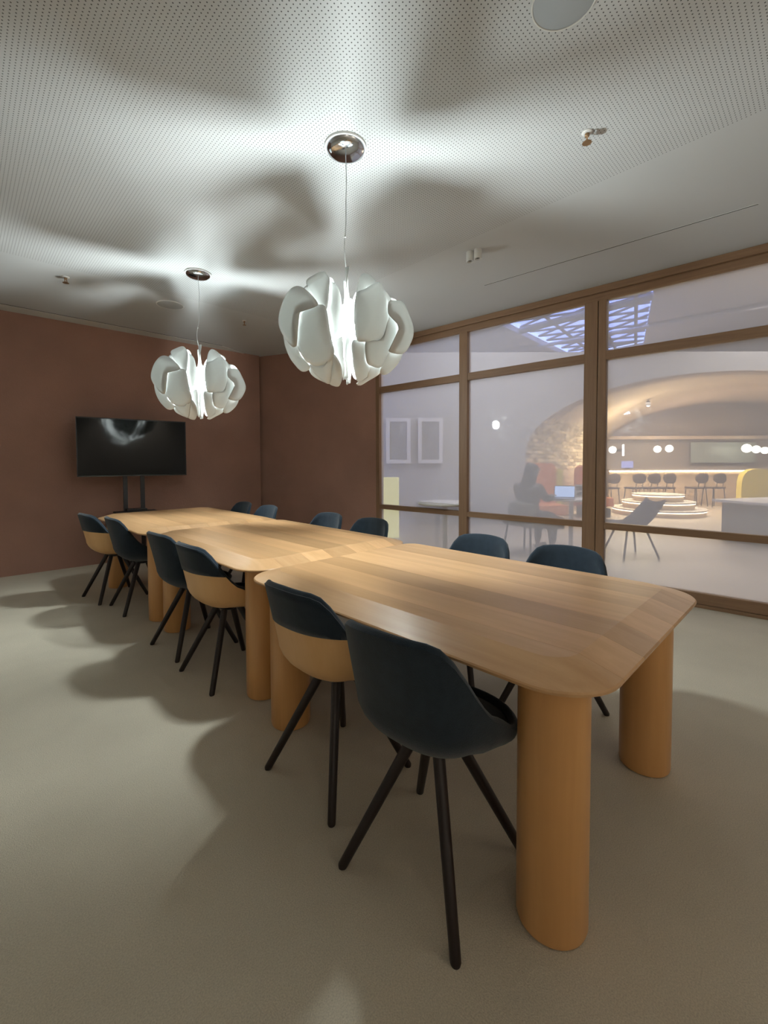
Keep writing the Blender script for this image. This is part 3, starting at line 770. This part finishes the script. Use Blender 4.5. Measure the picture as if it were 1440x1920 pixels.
# wall screen behind the bar, small strip light, laptop on bar
t = boxobj('display_screen', (-.17, .17, -.015, .015, -.10, .10), mat('blue_screen', (.1, .1, .2), .4, emit=(.45, .5, 1.0), es=1.1), None, .004, loc=at(1176, 12.9, 1.19), rz=LROT)
tag(t, 'small blue lit screen standing on the bar beside the timber post', 'screen')
boxobj('screen_foot', (-.06, .06, -.04, .04, -.128, -.095), M_black, t)
t = boxobj('strip_lamp', (-.02, .02, -.02, .02, -.17, .17), mat('white_tube', (1, 1, 1), .5, emit=(1, .98, .9), es=9), None, .005, loc=at(1168, 13.2, 1.62), rz=LROT)
tag(t, 'short upright glowing tube lamp on the wall above the blue screen', 'lamp'); boxobj('bracket', (-.03, .03, .02, .5, -.03, .03), M_black, t)
t = boxobj('mirror', (-1.0, 1.0, -.02, .02, -.32, .32), mat('dull_mirror', (.30, .36, .35), .3), None, .01, loc=at(1355, 13.65, 1.55), rz=LROT)
tag(t, 'wide greenish mirror on the wall behind the bar', 'mirror'); 
# spot lamps under the vault
for px, y, d_, lb in ((1213, 762, 11.0, 'bright spotlight under the vault with a star of light'), (1184, 757, 11.0, 'weak small spotlight beside the bright one under the vault'), (1391, 704, 10.5, 'small spotlight at the crown of the vault, far right')):
    z = CAMH-(y-868.1)*d_/FPX; big = px == 1213
    t = tag(empty('vault_spotlight', at(px, d_, z)), lb, 'spotlight', 'spotlights under the vault')
    bm = bmesh.new(); bmesh.ops.create_uvsphere(bm, u_segments=12, v_segments=8, radius=.035 if big else .018); link('lens', bm, mat('spot_lens', (1, 1, 1), .5, emit=(1, .97, .9), es=60 if big else 25), t, True)
    bm = bmesh.new(); lathe(bm, [(.05, -.02), (.055, .02), (.045, .10), (0, .11)], 16); link('housing', bm, M_steel, t, True)
    bm = bmesh.new(); tube(bm, [(0, 0, .1), (0, 0, 3.05-z)], .01, 6); link('rod', bm, M_steel, t)

# round tiered plinth with lit nosings
pl = tag(empty('tiered_plinth', (*at(1234, 10.7, 0).to_2d(), 0), LROT), 'low round stepped platform with glowing edges on the hall floor', 'platform')
for k, (r, z0, z1) in enumerate(((1.0, 0, .15), (.78, .15, .32), (.56, .32, .49))):
    bm = bmesh.new(); lathe(bm, [(0, z0), (r-.03, z0), (r-.03, z1-.03), (0, z1-.03)], 48); link('step', bm, M_barfront, pl)
    bm = bmesh.new(); lathe(bm, [(r-.03, z1-.05), (r-.012, z1-.05), (r-.012, z1-.03), (r-.03, z1-.03)], 48); link('light_strip', bm, M_led2, pl)
    bm = bmesh.new(); lathe(bm, [(0, z1-.0295), (r, z1-.0295), (r, z1), (0, z1)], 48); link('tread', bm, M_light, pl)

# banquette, orange, and its neighbour
def sofa(name, px, d, w, h, m, label, cat='sofa', rn=.28, ex=.35):
    t = tag(empty(name, at(px, d, 0), LROT), label, cat)
    bm = bmesh.new(); n = 16; prof = []
    for i in range(n+1):
        a_ = math.pi*i/n; prof.append((-w/2*math.copysign(abs(math.cos(a_))**ex, math.cos(a_)), h-rn+rn*math.sin(a_)**.5))
    poly = [(-w/2, .2)]+prof+[(w/2, .2)]
    va = [bm.verts.new((x, .35, z)) for x, z in poly]; vb = [bm.verts.new((x, .5, z)) for x, z in poly]
    bm.faces.new(va); bm.faces.new(vb[::-1])
    for i in range(len(poly)):
        j = (i+1) % len(poly); bm.faces.new((va[i], vb[i], vb[j], va[j]))
    link('backrest', bm, m, t)
    boxobj('seat', (-w/2, w/2, -.25, .349, .25, .45), m, t, .03)
    boxobj('plinth', (-w/2+.05, w/2-.05, -.2, .45, 0, .2), M_black, t)
    return t
bq = sofa('banquette', 1028, 8.5, .58, 1.25, M_orange, 'orange high-backed banquette with a yellow end, beyond the seated person')
boxobj('end_cushion', (.295, .42, .30, .5, .2, 1.12), M_yellow, bq, .05)['label'] = 'yellow end cushion'
sofa('banquette', 1118, 10.2, .60, 1.18, M_orange, 'second orange banquette, half hidden behind the wide timber post')
ar = sofa('armchair', 1450, 9.6, .80, 1.10, M_yellow, 'yellow round-backed armchair at the right edge beyond the glass', 'armchair', .55, .8)
cur = boxobj('lit_panel', (-.40, .18, -.03, .03, 0, 1.02), mat('backlit_panel', (.8, .8, .5), .5, emit=(.95, .95, .45), es=.75), None, .005, loc=at(728, 7.4, 0), rz=LROT)
tag(cur, 'glowing pale yellow-green panel standing beside the left edge of the glazing', 'light panel')
# picture frames
for px, lb in ((747, 'left of the two white picture frames on the grey hall wall'), (807, 'right of the two white picture frames on the grey hall wall')):
    d_ = 8.93; t = tag(empty('picture_frame', at(px, d_, 1.71), LROT), lb, 'picture', 'white frames on the hall wall')
    bm = bmesh.new(); w_, h_ = .25, .46
    for x0, x1, z0, z1 in ((-w_, w_, h_-.075, h_), (-w_, w_, -h_, -h_+.075), (-w_, -w_+.075, -h_+.075, h_-.075), (w_-.075, w_, -h_+.075, h_-.075)): box(bm, x0, x1, -.02, .03, z0, z1)
    link('frame', bm, mat('frame_white', (.85, .85, .85), .6), t)
    boxobj('print', (-w_+.07, w_-.07, .0, .02, -h_+.07, h_-.07), mat('grey_print', (.32, .33, .33), .3, var=.3, vscale=5), t)

# tables in the hall
def round_table(px, d, r, label, m=None):
    t = tag(empty('cafe_table', at(px, d, 0), LROT), label, 'table')
    bm = bmesh.new(); lathe(bm, [(0, .715), (r-.02, .715), (r, .73), (r, .74), (r-.01, .745), (0, .745)], 40); smooth_angle(link('tabletop', bm, m or M_light, t), 40)
    bm = bmesh.new(); lathe(bm, [(0, 0), (.24, 0), (.24, .012), (.05, .03), (.03, .05), (.03, .70), (.06, .714), (0, .714)], 24); smooth_angle(link('pedestal', bm, m or M_light, t), 40)
round_table(835, 5.75, .36, 'white round pedestal table behind the narrow post, left of the seated person')
PD = 6.1
lap = at(1062, PD+.25, .745)
round_table(1072, PD+.3, .42, 'pale round table the seated person is working at')
t = tag(empty('laptop', at(1059, PD+.16, .745), LROT-.42), 'open laptop with a bright blue screen on the table before the person', 'laptop')
boxobj('keyboard', (-.14, .14, -.21, -.01, 0, .014), mat('laptop_grey', (.3, .3, .32), .4, metal=.5), t, .003)
M_ = Matrix.Rotation(math.radians(-12), 4, 'X')
bm = bmesh.new(); box(bm, -.14, .14, 0, .008, .012, .185, M_); link('lid', bm, M_steel, t)
bm = bmesh.new(); box(bm, -.13, .13, -.002, -.0005, .022, .175, M_); link('display', bm, M_lapscreen, t)
t = boxobj('menu_card', (-.06, .06, -.004, .004, 0, .19), M_light, None, loc=at(1086, PD+.35, .746), rz=LROT+.2)
tag(t, 'white upright card standing on the table right of the laptop', 'card')
boxobj('print_block', (-.04, .04, -.006, -.0041, .1, .16), M_charcoal, t); boxobj('print_block', (-.04, .04, -.006, -.0041, .03, .08), M_charcoal, t)

# big table and chairs at right beyond the glass
t = tag(empty('hall_table', at(1450, 6.9, 0), LROT+.3), 'large dark-sided table at the right edge beyond the glass', 'table')
boxobj('tabletop', (-.75, .9, -.4, .4, .62, .66), M_light, t, .006)
boxobj('base', (-.60, .8, -.35, .35, 0, .619), mat('greenish_base', (.30, .31, .28), .8), t, .01)
def lounge(px, d, rz, label):
    t = tag(empty('lounge_chair', at(px, d, 0), LROT+rz), label, 'lounge chair')
    bm = bmesh.new()
    rows = []
    for i in range(9):
        f = i/8; y = -.28+.50*f; z = .43-.03*math.sin(f*3)+(max(0, f-.62)/.38)**1.3*.30; w = .24-.06*max(0, f-.6)/.4
        rows.append([bm.verts.new((x*w, y+.12*(max(0, f-.62)/.38), z+.05*x*x)) for x in (-1, -.6, -.2, .2, .6, 1)])
    for A, B in zip(rows[:-1], rows[1:]):
        for k in range(5): bm.faces.new((A[k], A[k+1], B[k+1], B[k]))
    o = link('shell', bm, M_charcoal, t, True); md = o.modifiers.new('t', 'SOLIDIFY'); md.thickness = .03
    for sx in (-1, 1):
        for sy in (-1, 1):
            bm = bmesh.new(); tube(bm, [(sx*.12, sy*.12, .40), (sx*.24, sy*.24, 0)], .013, 8); link('leg', bm, M_black, t)
lounge(1184, 5.9, -1.5, 'dark low lounge chair seen just above the rail in the right bay')

# the person's chair, seen from behind
FACE = math.atan2(.55, .80)           # facing, in the lobby frame (right and away)
pc = at(990, PD, 0)
t = tag(empty('side_chair', pc, LROT+FACE), 'grey upholstered chair on which the person beyond the glass sits', 'chair')
boxobj('seat', (-.24, .24, -.24, .24, .39, .45), mat('grey_green_fabric', (.22, .24, .22), .9), t, .02)
bm = bmesh.new(); rows = []
for i in range(9):
    th = math.radians(-60+120*i/8); x, y = -.30*math.cos(th)+.02, .27*math.sin(th)
    rows.append([bm.verts.new((x*1.0, y, z)) for z in (.44, .56, .68, .74-.04*abs(th))])
for A, B in zip(rows[:-1], rows[1:]):
    for k in range(3): bm.faces.new((A[k], B[k], B[k+1], A[k+1]))
o = link('backrest', bm, bpy.data.materials['grey_green_fabric'], t, True); md = o.modifiers.new('t', 'SOLIDIFY'); md.thickness = .035
for sx in (-1, 1):
    for sy in (-1, 1):
        bm = bmesh.new(); tube(bm, [(sx*.19, sy*.19, .39), (sx*.23, sy*.23, 0)], .014, 8); link('leg', bm, M_black, t)

def skin_body(name, chains, m, parent, sub=2):
    """chains: list of [(point, radius), ...]; first point of later chains may equal an earlier one"""
    me = bpy.data.meshes.new(name); verts = []; rad = []; edges = []; idx = {}
    for ch in chains:
        prev = None
        for p, r in ch:
            k = tuple(round(c, 4) for c in p)
            if k not in idx: idx[k] = len(verts); verts.append(p); rad.append(r)
            i = idx[k]
            if prev is not None: edges.append((prev, i))
            prev = i
    me.from_pydata(verts, edges, [])
    o = bpy.data.objects.new(name, me); COL.objects.link(o); o.parent = parent
    md = o.modifiers.new('skin', 'SKIN'); md.use_smooth_shade = True
    lay = me.skin_vertices[0].data if me.skin_vertices else None
    if lay is None:
        bm = bmesh.new(); bm.from_mesh(me); bm.verts.layers.skin.verify(); bm.to_mesh(me); bm.free(); lay = me.skin_vertices[0].data
    for i, r in enumerate(rad): lay[i].radius = (r, r) if not isinstance(r, tuple) else r
    lay[0].use_root = True
    s = o.modifiers.new('sub', 'SUBSURF'); s.levels = sub; s.render_levels = sub
    me.materials.append(m)
    return o
M_skin = mat('skin', (.45, .27, .20), .6); M_hair = mat('dark_hair', (.025, .02, .02), .6); M_jacket = mat('dark_grey_jacket', (.06, .065, .07), .9); M_trouser = mat('grey_trousers', (.11, .11, .12), .9)
# person frame: +x is the way they face, z up, origin on the floor under the pelvis
pe = tag(empty('person', pc, LROT+FACE), 'person with long dark hair in a dark jacket, seated at a laptop beyond the glass', 'person')
hip, belly, chest, neckb, neck, head0, head1 = (-.04, 0, .53), (-.02, 0, .68), (.02, 0, .86), (.07, 0, .98), (.10, 0, 1.04), (.125, 0, 1.12), (.13, 0, 1.20)
chains = [[(hip, .135), (belly, .125), (chest, .135), (neckb, .075), (neck, .050), (head0, .078), (head1, .088)]]
for s in (-1, 1):
    chains.append([(hip, .135), ((.08, s*.10, .51), .088), ((.40, s*.12, .50), .062), ((.41, s*.125, .28), .050), ((.40, s*.125, .09), .036), ((.42, s*.125, .045), .036), ((.53, s*.135, .03), .028)])
    chains.append([(chest, .135), ((.03, s*.17, .91), .056), ((.09, s*.23, .76), .045), ((.26, s*.19, .775), .037), ((.37, s*.12, .79), .026), ((.41, s*.11, .79), .028)])
body = skin_body('body', chains, M_skin, pe)
for s in (-1, 1):
    for k in range(4):
        y = s*(.11+.022*(k-1.5)); l = (.055, .066, .062, .048)[k]
        skin_body('finger', [[((.405, y, .795), .009), ((.405+l*.6, y, .796), .0085), ((.405+l, y, .785), .007)]], M_skin, pe, 1)
    skin_body('thumb', [[((.39, s*.095, .785), .010), ((.415, s*.065, .785), .009), ((.435, s*.058, .782), .0075)]], M_skin, pe, 1)
cl = [[((-.05, 0, .50), .150), ((-.02, 0, .68), .142), ((.02, 0, .86), .152), ((.06, 0, .955), .10)]]
for s in (-1, 1): cl.append([((.02, 0, .86), .152), ((.03, s*.17, .91), .068), ((.09, s*.235, .76), .056), ((.26, s*.19, .775), .047), ((.34, s*.14, .787), .036)])
skin_body('jacket', cl, M_jacket, pe)
tr = []
for s in (-1, 1): tr.append([((-.04, 0, .52), .142), ((.08, s*.10, .51), .098), ((.40, s*.12, .50), .073), ((.41, s*.125, .28), .060), ((.40, s*.125, .10), .048)])
skin_body('trousers', tr, M_trouser, pe)
hr = [[((.115, 0, 1.235), .085), ((.085, 0, 1.19), .105), ((.055, 0, 1.09), .100), ((.0, 0, .96), .105), ((-.045, 0, .84), .085), ((-.055, 0, .76), .05)]]
skin_body('hair', hr, M_hair, pe)
bm = bmesh.new()
for s in (-1, 1): bmesh.ops.create_uvsphere(bm, u_segments=8, v_segments=6, radius=.012, matrix=Matrix.Translation((.208, s*.033, 1.175)))
link('eyes', bm, M_light, pe, True)
bm = bmesh.new(); bmesh.ops.create_cone(bm, segments=8, radius1=.016, radius2=.006, depth=.045, matrix=Matrix.Translation((.222, 0, 1.15)) @ Matrix.Rotation(-.3, 4, 'Y')); link('nose', bm, M_skin, pe, True)
bm = bmesh.new(); box(bm, .205, .216, -.022, .022, 1.108, 1.117); link('mouth', bm, M_orange, pe)
for s in (-1, 1):
    bm = bmesh.new(); bmesh.ops.create_uvsphere(bm, u_segments=8, v_segments=6, radius=1, matrix=Matrix.Translation((.135, s*.088, 1.165)) @ Matrix.Diagonal((.018, .008, .03, 1))); link('ear', bm, M_skin, pe, True)
    bm = bmesh.new(); box(bm, .36, .60, s*.13-.04, s*.13+.04, 0, .07); bmesh.ops.bevel(bm, geom=bm.edges[:], offset=.02, segments=2, affect='EDGES'); link('shoe', bm, M_charcoal, pe)

# ------------------------------------------------------------------ lights of the hall
def point(name, loc, w, col, r=.1):
    l = bpy.data.lights.new(name, 'POINT'); l.energy = w; l.color = col; l.shadow_soft_size = r
    o = bpy.data.objects.new(name, l); COL.objects.link(o); o.location = loc; return o
def area(name, loc, rot, w, sx, sy, col):
    l = bpy.data.lights.new(name, 'AREA'); l.shape = 'RECTANGLE'; l.size = sx; l.size_y = sy; l.energy = w; l.color = col
    o = bpy.data.objects.new(name, l); COL.objects.link(o); o.location = loc; o.rotation_euler = rot; return o
area('vault_track_light', at(1290, 11.2, 2.75), (0, 0, LROT), VAULT_W*1.6, 4.0, 1.6, (1.0, .80, .60))
point('banquette_lamp_light', at(1185, 10.9, 1.7), VAULT_W*1.3, (1.0, .86, .54), .6)
point('bar_lamp_light', at(1300, 12.2, 1.9), VAULT_W*.35, (1.0, .80, .62), .35)
area('hall_ceiling_light', at(1000, 6.6, HZ-.1), (0, 0, 0), HALL_W*1.6, 2.5, 2.5, (.95, .94, 1.0))
area('hall_ceiling_light', at(1600, 7.4, HZ-.1), (0, 0, 0), HALL_W*2.2, 3, 3, (1.0, .94, .90))
# two added fill spots, bounced off the pale wall behind the camera
for x in (-.9, 1.6):
    l = bpy.data.lights.new('fill_spot_light', 'SPOT'); l.energy = FILL_W; l.color = (1.0, .90, .76); l.spot_size = 1.9; l.spot_blend = .6; l.shadow_soft_size = .06
    o = bpy.data.objects.new('fill_spot_light', l); COL.objects.link(o); o.location = (x, -1.0, H-.1)
    o.rotation_euler = (math.radians(-42), 0, 0)
